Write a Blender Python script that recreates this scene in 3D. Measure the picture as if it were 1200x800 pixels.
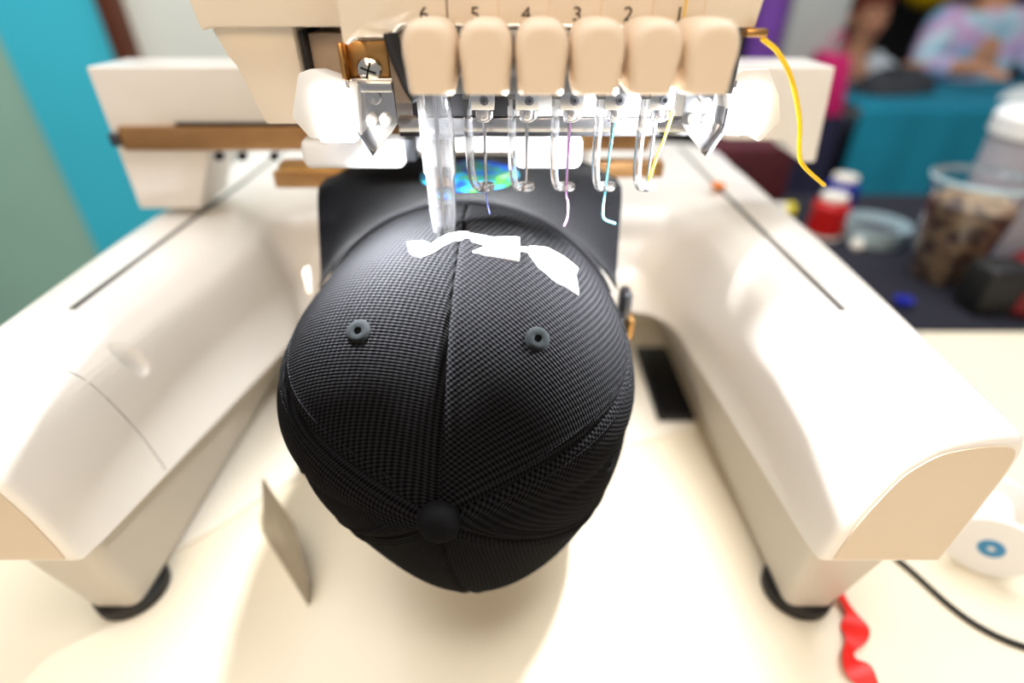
import bpy, bmesh, math, random
from mathutils import Vector, Matrix
from mathutils.bvhtree import BVHTree
random.seed(7)
scene = bpy.context.scene
COL = scene.collection
PI = math.pi
for o in list(bpy.data.objects):
    bpy.data.objects.remove(o)

# ------------------------------------------------------------------ camera
cam_d = bpy.data.cameras.new('camera')
cam = bpy.data.objects.new('camera', cam_d); COL.objects.link(cam)
cam.location = (0.031, 0.0, 0.338)
cam.rotation_euler = (math.radians(90 - 34), 0, 0)
cam_d.sensor_width = 36.0
cam_d.lens = 36.0 * 640 / 1200
cam_d.clip_start = 0.01
cam_d.dof.use_dof = True
cam_d.dof.focus_distance = 0.233
cam_d.dof.aperture_fstop = 2.4
scene.camera = cam

# ------------------------------------------------------------------ world, lamps of the hall, exposure
w = bpy.data.worlds.new('hall'); scene.world = w
w.use_nodes = True
wb = w.node_tree.nodes['Background']
wb.inputs['Color'].default_value = (0.98, 0.98, 1.0, 1)
wb.inputs['Strength'].default_value = 0.30

def area_light(name, loc, target, sx, sy, power, color):
    d = bpy.data.lights.new(name, 'AREA'); d.shape = 'RECTANGLE'
    d.size = sx; d.size_y = sy; d.energy = power; d.color = color
    o = bpy.data.objects.new(name, d); COL.objects.link(o)
    o.location = loc
    o.rotation_euler = (Vector(target) - Vector(loc)).to_track_quat('-Z', 'Y').to_euler()
    return o
area_light('hall_ceiling_lamp', (0.55, 0.9, 2.0), (0.1, 0.2, 0), 1.5, 1.0, 38, (0.96, 0.985, 1.0))
area_light('hall_ceiling_lamp', (-0.9, 0.6, 2.1), (-.3, 0.5, 0), 1.5, 1.0, 22, (0.97, 0.985, 1.0))
area_light('hall_ceiling_lamp', (0.1, -0.35, 2.3), (0, 0.2, 0), 1.0, 0.5, 20, (1.0, 0.97, 0.93))
area_light('hall_ceiling_lamp', (-0.2, -2.2, 1.5), (0, 0.4, 0.1), 1.6, 0.8, 30, (1.0, 0.72, 0.44))
vs = scene.view_settings
vs.view_transform = 'Standard'; vs.look = 'None'; vs.gamma = 1.0; vs.use_curve_mapping = False
vs.exposure = 0.0

# ------------------------------------------------------------------ materials
MATS = {}
def srgb(c):
    return tuple((v / 12.92 if v <= 0.04045 else ((v + 0.055) / 1.055) ** 2.4) for v in (x / 255 for x in c)) + (1,)
def mat(name, col, rough=0.5, metal=0.0, var=0.05, scale=30.0, bump=0.0, bscale=200.0, trans=0.0, ior=1.45,
        emit=0.0, emit_col=None, coat=0.0, sheen=0.0, alpha=1.0, spec=0.5, lin=False):
    m = bpy.data.materials.new(name); m.use_nodes = True
    nt = m.node_tree; b = nt.nodes['Principled BSDF']
    c = tuple(col) + (1,) if lin else srgb(col)
    tc = nt.nodes.new('ShaderNodeTexCoord')
    n = nt.nodes.new('ShaderNodeTexNoise'); n.inputs['Scale'].default_value = scale; n.inputs['Detail'].default_value = 4
    nt.links.new(tc.outputs['Object'], n.inputs['Vector'])
    r = nt.nodes.new('ShaderNodeValToRGB')
    r.color_ramp.elements[0].position = 0.3; r.color_ramp.elements[1].position = 0.7
    r.color_ramp.elements[0].color = tuple(v * (1 - var) for v in c[:3]) + (1,)
    r.color_ramp.elements[1].color = tuple(min(1, v * (1 + var)) for v in c[:3]) + (1,)
    nt.links.new(n.outputs['Fac'], r.inputs['Fac']); nt.links.new(r.outputs['Color'], b.inputs['Base Color'])
    b.inputs['Roughness'].default_value = rough; b.inputs['Metallic'].default_value = metal
    b.inputs['Transmission Weight'].default_value = trans; b.inputs['IOR'].default_value = ior
    b.inputs['Coat Weight'].default_value = coat; b.inputs['Coat Roughness'].default_value = 0.08
    b.inputs['Sheen Weight'].default_value = sheen; b.inputs['Alpha'].default_value = alpha
    b.inputs['Specular IOR Level'].default_value = spec
    if emit:
        b.inputs['Emission Strength'].default_value = emit
        b.inputs['Emission Color'].default_value = emit_col or (1, 1, 1, 1)
    if bump:
        n2 = nt.nodes.new('ShaderNodeTexNoise'); n2.inputs['Scale'].default_value = bscale
        nt.links.new(tc.outputs['Object'], n2.inputs['Vector'])
        bp = nt.nodes.new('ShaderNodeBump'); bp.inputs['Strength'].default_value = bump; bp.inputs['Distance'].default_value = 0.001
        nt.links.new(n2.outputs['Fac'], bp.inputs['Height']); nt.links.new(bp.outputs['Normal'], b.inputs['Normal'])
    MATS[name] = m
    return m

mat('ivory', (236, 231, 224), 0.28, var=0.015, scale=8, coat=0.25)
mat('ivory_head', (243, 231, 213), 0.35, var=0.015, scale=8, coat=0.15)
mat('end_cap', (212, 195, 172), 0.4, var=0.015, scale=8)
mat('leg_grey', (198, 191, 180), 0.4, var=0.02, scale=8)
mat('eyelet_hole', (2, 2, 2), 1.0, spec=0.0)
mat('cover', (232, 212, 188), 0.42, var=0.012, scale=8)
mat('rubber', (14, 14, 15), 0.55, var=0.2)
mat('dark', (20, 20, 24), 0.5, var=0.2)
mat('slot', (92, 88, 84), 0.6, var=0.1)
mat('steel', (205, 205, 208), 0.22, 1.0, var=0.06, scale=60)
mat('steel_dark', (110, 112, 118), 0.3, 1.0, var=0.1, scale=60)
mat('brass', (196, 150, 92), 0.32, 1.0, var=0.1, scale=60)
mat('bronze_rail', (176, 134, 88), 0.45, 0.6, var=0.08, scale=40)
mat('inner_grey', (186, 164, 142), 0.5, 0.2, var=0.1, scale=60)
mat('chrome', (235, 230, 220), 0.12, 1.0, var=0.03)
mat('white_plastic', (240, 240, 240), 0.35, var=0.01)
mat('clear', (250, 250, 252), 0.03, var=0.0, trans=1.0, ior=1.46)
mat('clear_plastic', (248, 249, 252), 0.05, var=0.0, trans=0.97, ior=1.42)
mat('pale_blue', (196, 222, 232), 0.2, var=0.03, trans=0.3)
mat('lamp_diffuser', (255, 255, 255), 0.4, var=0.0, emit=3.2, emit_col=(0.97, 0.985, 1, 1))
mat('number_ink', (70, 54, 44), 0.7, var=0.05)
mat('table', (236, 225, 201), 0.38, var=0.02, scale=3, coat=0.1)
mat('base_plate', (240, 232, 216), 0.4, var=0.015)
mat('grey_plate', (150, 140, 122), 0.4, 0.5, var=0.12, scale=40)
mat('brim', (15, 15, 17), 1.0, spec=0.06, var=0.12, scale=120, bump=0.5, bscale=1500, sheen=0.05)
mat('stitch', (23, 23, 25), 1.0, spec=0.03, var=0.2, scale=400)
mat('eyelet_thread', (24, 26, 27), 1.0, spec=0.03, var=0.2, scale=800)
mat('mat_cloth', (20, 20, 34), 0.9, var=0.15, scale=9)
mat('embroidery', (246, 246, 250), 0.6, var=0.02, bump=0.4, bscale=2500)
mat('thread_blue', (46, 60, 130), 0.5)
mat('thread_purple', (160, 100, 170), 0.5)
mat('thread_turquoise', (90, 190, 205), 0.5)
mat('thread_yellow', (250, 205, 20), 0.5)
mat('red_ribbon', (235, 30, 18), 0.35, var=0.05)
mat('black_cable', (12, 14, 14), 0.4, var=0.1)
mat('blue_core', (60, 140, 190), 0.4)
mat('floor', (52, 50, 56), 0.7, var=0.1, scale=6)
mat('wall_green', (160, 206, 188), 0.7, var=0.05, scale=2)
mat('wall_turquoise', (66, 208, 236), 0.6, var=0.03, scale=2)
mat('wood_brown', (92, 44, 22), 0.5, var=0.15, scale=10)
mat('board', (230, 238, 232), 0.6, var=0.05, scale=3)
mat('board_frame', (120, 130, 128), 0.5)
mat('black_wall', (6, 6, 8), 0.9, var=0.3, scale=4)
mat('teal_cloth', (8, 128, 156), 0.8, var=0.12, scale=5)
mat('navy_cloth', (34, 34, 62), 0.85, var=0.1, scale=5)
mat('skin', (205, 150, 118), 0.5, var=0.05, scale=20)
mat('hair_red', (120, 56, 40), 0.6, var=0.2)
mat('hair_dark', (40, 26, 20), 0.6, var=0.2)
mat('eye', (30, 24, 22), 0.2)
mat('lip', (170, 90, 84), 0.5)
mat('trousers', (40, 44, 60), 0.8)
mat('pale_shirt', (214, 228, 238), 0.8, var=0.12, scale=9)
mat('magenta', (205, 30, 110), 0.6, var=0.1)
mat('purple', (120, 70, 170), 0.6, var=0.15, scale=14)
mat('grey_cabinet', (186, 194, 192), 0.5, var=0.06, scale=6)
mat('yellow', (236, 196, 20), 0.4)
mat('red_thread', (178, 3, 5), 0.5, var=0.15, scale=200)
mat('blue_thread', (14, 26, 140), 0.5, var=0.15, scale=200)
mat('yellow_thread', (214, 200, 40), 0.5, var=0.15, scale=200)
mat('dark_red', (104, 4, 10), 0.7, var=0.2, scale=20)
mat('maroon', (70, 14, 26), 0.7, var=0.2, scale=20)
mat('spool_top', (226, 222, 214), 0.4)
mat('jar_grey', (172, 170, 180), 0.45, var=0.06, scale=12)
mat('tissue', (226, 232, 232), 0.8)
mat('charcoal', (52, 54, 60), 0.8, var=0.3, scale=20)
mat('screen', (6, 6, 8), 0.3, var=0.0, spec=0.25)
mat('orange', (240, 130, 20), 0.5)

def multi_mat(name, stops, scale, rough=0.6, detail=3):
    m = bpy.data.materials.new(name); m.use_nodes = True
    nt = m.node_tree; b = nt.nodes['Principled BSDF']
    tc = nt.nodes.new('ShaderNodeTexCoord'); n = nt.nodes.new('ShaderNodeTexNoise')
    n.inputs['Scale'].default_value = scale; n.inputs['Detail'].default_value = detail
    nt.links.new(tc.outputs['Object'], n.inputs['Vector'])
    r = nt.nodes.new('ShaderNodeValToRGB'); e = r.color_ramp.elements
    while len(e) < len(stops): e.new(0.5)
    for el, (p, c) in zip(e, stops): el.position = p; el.color = srgb(c)
    nt.links.new(n.outputs['Fac'], r.inputs['Fac']); nt.links.new(r.outputs['Color'], b.inputs['Base Color'])
    b.inputs['Roughness'].default_value = rough
    MATS[name] = m; return m
multi_mat('tie_dye', [(0.32, (70, 170, 220)), (0.45, (196, 226, 240)), (0.55, (214, 170, 220)), (0.66, (110, 196, 226)), (0.8, (240, 236, 244))], 6)
multi_mat('scraps', [(0.3, (30, 18, 16)), (0.42, (96, 74, 62)), (0.52, (160, 136, 106)), (0.6, (60, 36, 32)), (0.72, (120, 104, 100))], 28)
multi_mat('hologram', [(0.3, (20, 40, 160)), (0.42, (20, 90, 220)), (0.5, (60, 200, 235)), (0.58, (20, 120, 60)), (0.68, (120, 220, 80)), (0.78, (200, 160, 240))], 70, 0.3, 1)

def cap_cloth():
    m = bpy.data.materials.new('cap_cloth'); m.use_nodes = True
    nt = m.node_tree; b = nt.nodes['Principled BSDF']; L = nt.links.new
    uv = nt.nodes.new('ShaderNodeUVMap'); sx = nt.nodes.new('ShaderNodeSeparateXYZ'); L(uv.outputs['UV'], sx.inputs['Vector'])
    def math_(op, a, bb=None):
        n = nt.nodes.new('ShaderNodeMath'); n.operation = op
        if hasattr(a, 'links'): L(a, n.inputs[0])
        else: n.inputs[0].default_value = a
        if bb is not None:
            if hasattr(bb, 'links'): L(bb, n.inputs[1])
            else: n.inputs[1].default_value = bb
        return n.outputs[0]
    k = 2 * PI / 0.0031
    u = math_('MULTIPLY', sx.outputs['X'], k); v = math_('MULTIPLY', sx.outputs['Y'], k * 1.05)
    p = math_('MULTIPLY', math_('SINE', math_('ADD', u, math_('MULTIPLY', v, 0.5))), math_('SINE', math_('SUBTRACT', v, math_('MULTIPLY', u, 0.1))))
    p = math_('ADD', math_('MULTIPLY', p, 0.5), 0.5)
    n = nt.nodes.new('ShaderNodeTexNoise'); n.inputs['Scale'].default_value = 900; tc = nt.nodes.new('ShaderNodeTexCoord'); L(tc.outputs['Object'], n.inputs['Vector'])
    r = nt.nodes.new('ShaderNodeValToRGB'); e = r.color_ramp.elements
    e[0].position = 0.2; e[0].color = (0.0004, 0.0004, 0.0005, 1); e[1].position = 0.95; e[1].color = (0.0122, 0.0122, 0.0135, 1)
    L(math_('ADD', math_('MULTIPLY', p, 0.85), math_('MULTIPLY', n.outputs['Fac'], 0.15)), r.inputs['Fac']); L(r.outputs['Color'], b.inputs['Base Color'])
    bp = nt.nodes.new('ShaderNodeBump'); bp.inputs['Strength'].default_value = 0.8; bp.inputs['Distance'].default_value = 0.0006
    L(p, bp.inputs['Height']); L(bp.outputs['Normal'], b.inputs['Normal'])
    b.inputs['Roughness'].default_value = 1.0; b.inputs['Specular IOR Level'].default_value = 0.04
    MATS['cap_cloth'] = m
cap_cloth()

# ------------------------------------------------------------------ builders
WPOS = {}
def link(o, parent):
    COL.objects.link(o)
    if parent is not None:
        o.parent = parent
        o.matrix_parent_inverse = Matrix.Translation(-WPOS[parent.name])
    WPOS[o.name] = o.location.copy()
def tag(o, label=None, cat=None, group=None, kind=None):
    if label: o['label'] = label
    if cat: o['category'] = cat
    if group: o['group'] = group
    if kind: o['kind'] = kind
    return o
def thing(name, loc, label, cat, group=None):
    o = bpy.data.objects.new(name, None); o.location = loc; o.empty_display_size = 0.02
    link(o, None); return tag(o, label, cat, group)
def mesh_obj(name, verts, faces, m, parent=None, smooth=True, uvs=None, angle=35):
    me = bpy.data.meshes.new(name)
    vs_ = [Vector(v) for v in verts]
    lo = Vector([min(v[i] for v in vs_) for i in range(3)]); hi = Vector([max(v[i] for v in vs_) for i in range(3)])
    c = Vector(((lo.x + hi.x) / 2, (lo.y + hi.y) / 2, lo.z))
    me.from_pydata([v - c for v in vs_], [], faces)
    if uvs:
        l = me.uv_layers.new(name='UVMap')
        for lp in me.loops: l.data[lp.index].uv = uvs[lp.vertex_index]
    bm = bmesh.new(); bm.from_mesh(me); bmesh.ops.recalc_face_normals(bm, faces=bm.faces); bm.to_mesh(me); bm.free()
    me.materials.append(MATS[m])
    for p in me.polygons: p.use_smooth = smooth
    if smooth: me.set_sharp_from_angle(angle=math.radians(angle))
    o = bpy.data.objects.new(name, me); o.location = c
    link(o, parent); return o
def bm_data(bm):
    bm.verts.index_update()
    return [v.co.copy() for v in bm.verts], [[v.index for v in f.verts] for f in bm.faces]
def rbox(name, lo, hi, m, parent=None, bevel=0.001, seg=2, rot=None, smooth=True):
    bm = bmesh.new(); bmesh.ops.create_cube(bm, size=1)
    lo = Vector(lo); hi = Vector(hi); c = (lo + hi) / 2; s = hi - lo
    for v in bm.verts: v.co = Vector((v.co.x * s.x, v.co.y * s.y, v.co.z * s.z))
    if bevel: bmesh.ops.bevel(bm, geom=bm.edges[:], offset=min(bevel, min(s) * 0.45), segments=seg, profile=0.5, affect='EDGES')
    if rot:
        bmesh.ops.transform(bm, matrix=rot.to_4x4(), verts=bm.verts)
    for v in bm.verts: v.co += c
    V, F = bm_data(bm); bm.free()
    return mesh_obj(name, V, F, m, parent, smooth)
def catmull(pts, n=6):
    P = [Vector(p) for p in pts]; P = [P[0] * 2 - P[1]] + P + [P[-1] * 2 - P[-2]]
    out = []
    for i in range(1, len(P) - 2):
        for j in range(n):
            t = j / n; a, b, c, d = P[i - 1:i + 3]
            out.append(0.5 * ((2 * b) + (c - a) * t + (2 * a - 5 * b + 4 * c - d) * t * t + (3 * b - a - 3 * c + d) * t ** 3))
    out.append(P[-2]); return out
def tube_data(pts, r, n=8, flat=1.0, twist=0.0, up=(0, 0, 1)):
    pts = [Vector(p) for p in pts]; V = []; F = []
    rr = r if isinstance(r, (list, tuple)) else [r] * len(pts)
    prev = None
    for i, p in enumerate(pts):
        t = (pts[min(i + 1, len(pts) - 1)] - pts[max(i - 1, 0)]).normalized()
        if prev is None:
            a = Vector(up).cross(t)
            if a.length < 1e-4: a = Vector((1, 0, 0)).cross(t)
        else: a = prev - t * prev.dot(t)
        a.normalize(); prev = a; b = t.cross(a)
        for k in range(n):
            an = 2 * PI * k / n
            q = a * math.cos(an) * rr[i] + b * math.sin(an) * rr[i] * flat
            if twist: q = Matrix.Rotation(twist * i / len(pts), 3, t) @ q
            V.append(p + q)
    for i in range(len(pts) - 1):
        for k in range(n): F.append([i * n + k, i * n + (k + 1) % n, (i + 1) * n + (k + 1) % n, (i + 1) * n + k])
    F.append(list(range(n))[::-1]); F.append([(len(pts) - 1) * n + k for k in range(n)])
    return V, F
def tube(name, pts, r, m, parent=None, n=8, **kw):
    V, F = tube_data(pts, r, n, **kw); return mesh_obj(name, V, F, m, parent)
def lathe(name, prof, loc, m, parent=None, n=24, axis=(0, 0, 1), angle=35):
    q = Vector((0, 0, 1)).rotation_difference(Vector(axis)); V = []; F = []
    for r, h in prof:
        for k in range(n):
            a = 2 * PI * k / n; V.append(q @ Vector((max(r, 1e-5) * math.cos(a), max(r, 1e-5) * math.sin(a), h)) + Vector(loc))
    for i in range(len(prof) - 1):
        for k in range(n): F.append([i * n + k, i * n + (k + 1) % n, (i + 1) * n + (k + 1) % n, (i + 1) * n + k])
    if prof[0][0] > 1e-4 and prof[0] != prof[-1]: F.append(list(range(n))[::-1])
    if prof[-1][0] > 1e-4 and prof[0] != prof[-1]: F.append([(len(prof) - 1) * n + k for k in range(n)])
    return mesh_obj(name, V, F, m, parent, angle=angle)
def prism(name, poly, d0, d1, m, parent=None, bevel=0.0, plane='XZ', smooth=True, seg=2):
    """polygon in XZ (extruded along Y) or YZ (along X) or XY (along Z)"""
    def pt(p, d): return {'XZ': Vector((p[0], d, p[1])), 'YZ': Vector((d, p[0], p[1])), 'XY': Vector((p[0], p[1], d))}[plane]
    bm = bmesh.new(); a = [bm.verts.new(pt(p, d0)) for p in poly]; b = [bm.verts.new(pt(p, d1)) for p in poly]
    bm.faces.new(a); bm.faces.new(b[::-1])
    for i in range(len(poly)): bm.faces.new([a[i], b[i], b[(i + 1) % len(poly)], a[(i + 1) % len(poly)]])
    bmesh.ops.recalc_face_normals(bm, faces=bm.faces)
    if bevel: bmesh.ops.bevel(bm, geom=bm.edges[:], offset=bevel, segments=seg, profile=0.5, affect='EDGES', clamp_overlap=True)
    V, F = bm_data(bm); bm.free(); return mesh_obj(name, V, F, m, parent, smooth)
def hull(name, pts, m, parent=None, bevel=0.0):
    bm = bmesh.new(); [bm.verts.new(p) for p in pts]
    r = bmesh.ops.convex_hull(bm, input=bm.verts[:])
    bmesh.ops.dissolve_limit(bm, angle_limit=0.05, verts=bm.verts[:], edges=bm.edges[:])
    if bevel: bmesh.ops.bevel(bm, geom=bm.edges[:], offset=bevel, segments=2, profile=0.5, affect='EDGES', clamp_overlap=True)
    V, F = bm_data(bm); bm.free(); return mesh_obj(name, V, F, m, parent)
def grid_faces(nu, nv, close_u=False):
    F = []
    for i in range(nu if close_u else nu - 1):
        for j in range(nv - 1): F.append([i * nv + j, ((i + 1) % nu) * nv + j, ((i + 1) % nu) * nv + j + 1, i * nv + j + 1])
    return F
def text_obj(name, s, loc, size, m, parent, depth=0.00015):
    cu = bpy.data.curves.new(name, 'FONT'); cu.body = s; cu.size = size; cu.align_x = 'CENTER'; cu.align_y = 'CENTER'; cu.extrude = depth
    cu.offset = 0.0
    t = bpy.data.objects.new(name + '_tmp', cu); COL.objects.link(t)
    dg = bpy.context.evaluated_depsgraph_get(); me = bpy.data.meshes.new_from_object(t.evaluated_get(dg))
    bpy.data.objects.remove(t)
    R = Matrix.Rotation(PI / 2, 3, 'X')
    V = [R @ v.co + Vector(loc) for v in me.vertices]; V = [Vector(((v.x - loc[0]) * 1.15 + loc[0], v.y, v.z)) for v in V]
    F = [list(p.vertices) for p in me.polygons]
    return mesh_obj(name, V, F, m, parent, smooth=False)
def copy_tree(o, delta, parent=None):
    c = o.copy(); COL.objects.link(c)
    if parent is None: c.location = o.location + Vector(delta)
    else:
        c.parent = parent; c.matrix_parent_inverse = o.matrix_parent_inverse.copy()
    WPOS[c.name] = WPOS[o.name] + Vector(delta)
    for ch in o.children: copy_child(ch, c)
    return c
def copy_child(ch, newp):
    c = ch.copy(); COL.objects.link(c); c.parent = newp; c.matrix_parent_inverse = ch.matrix_parent_inverse.copy()
    for g in ch.children: copy_child(g, c)
def copy_part(o, delta, parent):      # a part with its sub-parts, moved by delta, under the same thing
    c = o.copy(); COL.objects.link(c); c.parent = parent; c.matrix_parent_inverse = Matrix.Translation(-WPOS[parent.name]); c.location = o.location + Vector(delta)
    WPOS[c.name] = WPOS[o.name] + Vector(delta)
    for g in o.children: copy_child(g, c)
    return c

# ================================================================== SETTING
tag(rbox('floor', (-4, -2, -0.80), (5, 4, -0.75), 'floor', bevel=0), kind='structure')
WY = 1.40
tag(rbox('wall_left', (-3.2, WY, -0.75), (-1.115, WY + .1, 1.5), 'wall_green', bevel=0), kind='structure')
tag(rbox('wall_centre', (-1.115, WY - .01, -0.75), (-0.862, WY + .1, 1.5), 'wall_turquoise', bevel=0), kind='structure')
tag(rbox('trim_1', (-0.862, WY - .03, -0.75), (-0.828, WY + .1, 1.5), 'wood_brown', bevel=.004), kind='structure')
tag(rbox('wall_back', (-0.828, WY + .02, -0.75), (0.30, WY + .1, 1.5), 'board', bevel=0), kind='structure')
tag(rbox('wall_right', (0.3, 3.3, -0.75), (5, 3.4, 2.4), 'black_wall', bevel=0), kind='structure')

# work table
tb = thing('work_table', (0.2, 0.45, -0.75), 'cream topped work table carrying the embroidery machine', 'table')
rbox('table_top', (-0.40, -0.35, -0.03), (0.95, 0.98, 0.0), 'table', tb, bevel=.003)
for x in (-0.36, 0.91):
    for y in (-0.31, 0.94): rbox('leg', (x - .02, y - .02, -0.75), (x + .02, y + .02, -0.03), 'steel_dark', tb, bevel=.003)

# ================================================================== EMBROIDERY MACHINE
M = thing('embroidery_machine', (0, 0.45, 0), 'ivory six needle embroidery machine with two long side arms', 'machine')

PROFILE = [(0.0, 0.0925), (0.02, 0.106), (0.07, 0.1286), (0.19, 0.1572), (0.30, 0.168), (0.42, 0.1748), (0.60, 0.1785), (0.80, 0.180), (0.93, 0.1785), (0.985, 0.172), (1.0, 0.16), (0.985, 0.125), (0.96, 0.0925)]
def half(sgn, slope):
    x0 = .185
    I = [(x0, .165), (x0 - slope * .085, .25), (x0 - slope * .175, .34), (x0 - slope * .21, .375), (.149 if slope > .1 else .156, .400), (.139 if slope < .1 else .13, .410), (.10, .413), (0, .413)]
    O = [(.249, .165), (.254, .25), (.258, .36), (.258, .45), (.258, .55), (.25, .64), (.16, .665), (0, .67)]
    return [Vector((sgn * a, b, 0)) for a, b in I], [Vector((sgn * a, b, 0)) for a, b in O]
IR, OR_ = half(1, .085); IL, OL = half(-1, .20)
I_all = catmull(IR + IL[:-1][::-1], 6); O_all = catmull(OR_ + OL[:-1][::-1], 6)
nt_ = len(I_all); V = []
prof = [(a, b) for a, b in PROFILE]
pc = catmull([(a, b, 0) for a, b in PROFILE[:11]], 4)
prof = [(p.x, p.y) for p in pc] + PROFILE[11:]
nv = len(prof)
def sect(i, shrink=0.0, dy=0.0):
    I = I_all[i]; O = O_all[i]; row = []
    for wv, z in prof:
        q = I.lerp(O, wv); z2 = z
        if shrink:
            cw, cz = 0.58, 0.125; hx = abs(O.x - I.x) / 2
            fx = 1 - shrink / hx; fz = 1 - shrink / 0.045
            q = I.lerp(O, cw + (wv - cw) * fx); z2 = cz + (z - cz) * fz
        row.append(Vector((q.x, q.y + dy, z2)))
    return row
rows = [sect(0, .0045, -.0001), sect(0, .0022, .0006), sect(0, .0006, .0025), sect(0, 0, .006)] + [sect(i) for i in range(1, nt_ - 1)] + [sect(nt_ - 1, 0, .006), sect(nt_ - 1, .0006, .0025), sect(nt_ - 1, .0022, .0006), sect(nt_ - 1, .0045, -.0001)]
V = [v for r in rows for v in r]; F = grid_faces(len(rows), nv)
F += [[i * nv + nv - 1, i * nv, (i + 1) * nv, (i + 1) * nv + nv - 1] for i in range(len(rows) - 1)]
F += [list(range(nv)), list(range((len(rows) - 1) * nv, len(rows) * nv))[::-1]]
body = mesh_obj('arm_body', V, F, 'ivory', M, angle=50)
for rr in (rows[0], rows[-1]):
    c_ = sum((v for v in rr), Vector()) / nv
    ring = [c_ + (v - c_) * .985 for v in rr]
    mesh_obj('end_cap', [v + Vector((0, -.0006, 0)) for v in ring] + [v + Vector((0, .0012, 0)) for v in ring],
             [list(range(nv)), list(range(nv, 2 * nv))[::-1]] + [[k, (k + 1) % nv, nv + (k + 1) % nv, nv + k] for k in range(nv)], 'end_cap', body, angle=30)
BV = BVHTree.FromPolygons([tuple(v) for v in V], F)
def top_z(x, y, off=0.0003):
    h = BV.ray_cast(Vector((x, y, 1)), Vector((0, 0, -1)))
    return (h[0].z if h[0] else 0.178) + off
# slots along the arms, where the carriage runs
for s in (1, -1):
    Vs = []; ys = [.269 + i * .015 for i in range(24)]
    for y in ys:
        x = s * (.2205 - (y - .269) * .02)
        for dx, dz in ((-.0022, -.0012), (-.0019, .0003), (.0019, .0003), (.0022, -.0012)): Vs.append((x + dx, y, top_z(x + dx, y, 0) + dz))
    mesh_obj('carriage_slot', Vs, grid_faces(len(ys), 4) + [[0, 1, 2, 3], [4 * (len(ys) - 1) + k for k in (3, 2, 1, 0)]], 'slot', body, smooth=False)
# seam of the front cover on each arm, finger recess beside it
def arm_curve(idx, frac_y, u0, u1, n=18):
    out = []
    for j in range(n + 1):
        u = u0 + (u1 - u0) * j / n; k = u * (nv - 1); a = int(k); fr = k - a
        r0 = sect(idx); r1 = sect(idx + (1 if idx < nt_ / 2 else -1))
        p0 = r0[a].lerp(r0[min(a + 1, nv - 1)], fr); p1 = r1[a].lerp(r1[min(a + 1, nv - 1)], fr)
        out.append(p0.lerp(p1, frac_y))
    return out
tube('cover_seam', arm_curve(nt_ - 5, .25, 0.02, .72), .00024, 'slot', body, n=6)
for s in (-1, 1):
    xr, yr = (.1850, .251) if s < 0 else (.1925, .238)
    c0 = Vector((s * (xr - .003), yr, top_z(s * (xr - .003), yr, 0))); c1 = Vector((s * (xr + .003), yr, top_z(s * (xr + .003), yr, 0)))
    ux = (c1 - c0).normalized(); uz = ux.cross(Vector((0, 1, 0))).normalized(); c = (c0 + c1) / 2
    if uz.z < 0: uz = -uz
    lc = c - WPOS[body.name]
    bm = bmesh.new(); bm.from_mesh(body.data)
    fs = [f for f in bm.faces if (f.calc_center_median() - lc).length < .030 and f.normal.dot(uz) > .3]
    bmesh.ops.subdivide_edges(bm, edges=list({e for f in fs for e in f.edges}), cuts=9, use_grid_fill=True)
    for v in bm.verts:
        q = v.co - lc
        if abs(q.dot(uz)) > .008: continue
        a_ = q.dot(ux) / .0125; b_ = q.y / .0055; r2 = a_ * a_ + b_ * b_
        if r2 < 1: v.co -= uz * .0036 * (1 - r2) ** .55 * (.65 - .35 * a_)
    bm.normal_update(); bm.to_mesh(body.data); bm.free()
body.data.set_sharp_from_angle(angle=math.radians(50))
# legs and rubber feet
for s in (1, -1):
    top = [(.189, .176), (.241, .176), (.248, .62), (.180, .62)]; bot = [(.2015, .190), (.2335, .190), (.240, .60), (.196, .60)]
    if s < 0: top[3] = (.160, .40); top[2] = (.248, .62); top.append((.16, .62)); top = [top[0], top[1], top[2], top[4], top[3]]; bot = [bot[0], bot[1], bot[2], (.196, .60), (.199, .40)]
    V = [(s * x, y, .097) for x, y in top] + [(s * x, y, .010) for x, y in bot]; n = len(top)
    bm = bmesh.new(); vv = [bm.verts.new(v) for v in V]
    bm.faces.new(vv[:n]); bm.faces.new(vv[n:][::-1])
    for i in range(n): bm.faces.new([vv[i], vv[(i + 1) % n], vv[n + (i + 1) % n], vv[n + i]])
    bmesh.ops.recalc_face_normals(bm, faces=bm.faces)
    ed = [e for e in bm.edges if abs(e.verts[0].co.z - e.verts[1].co.z) > .05 and e.verts[0].co.y < .3]
    bmesh.ops.bevel(bm, geom=ed, offset=.008, segments=4, profile=.5, affect='EDGES')
    V, F = bm_data(bm); bm.free()
    leg = mesh_obj('leg', V, F, 'leg_grey', M)
    for y in (.207, .585):
        lathe('rubber_foot', [(.0195, 0), (.0215, .002), (.0215, .009), (.0195, .0112)], (s * .2175, y, 0), 'rubber', leg, n=28)
# rear column and head
prism('rear_column', [(-.105, 0.012), (.105, 0.012), (.108, .50), (-.108, .50)], .53, .69, 'ivory', M, bevel=.012, seg=3)
hp = [(.275, .335), (.275, .3215), (.281, .3165), (.2885, .3165), (.2885, .326), (.31, .326), (.31, .30), (.66, .30), (.66, .56), (.30, .56), (.275, .53)]
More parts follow.
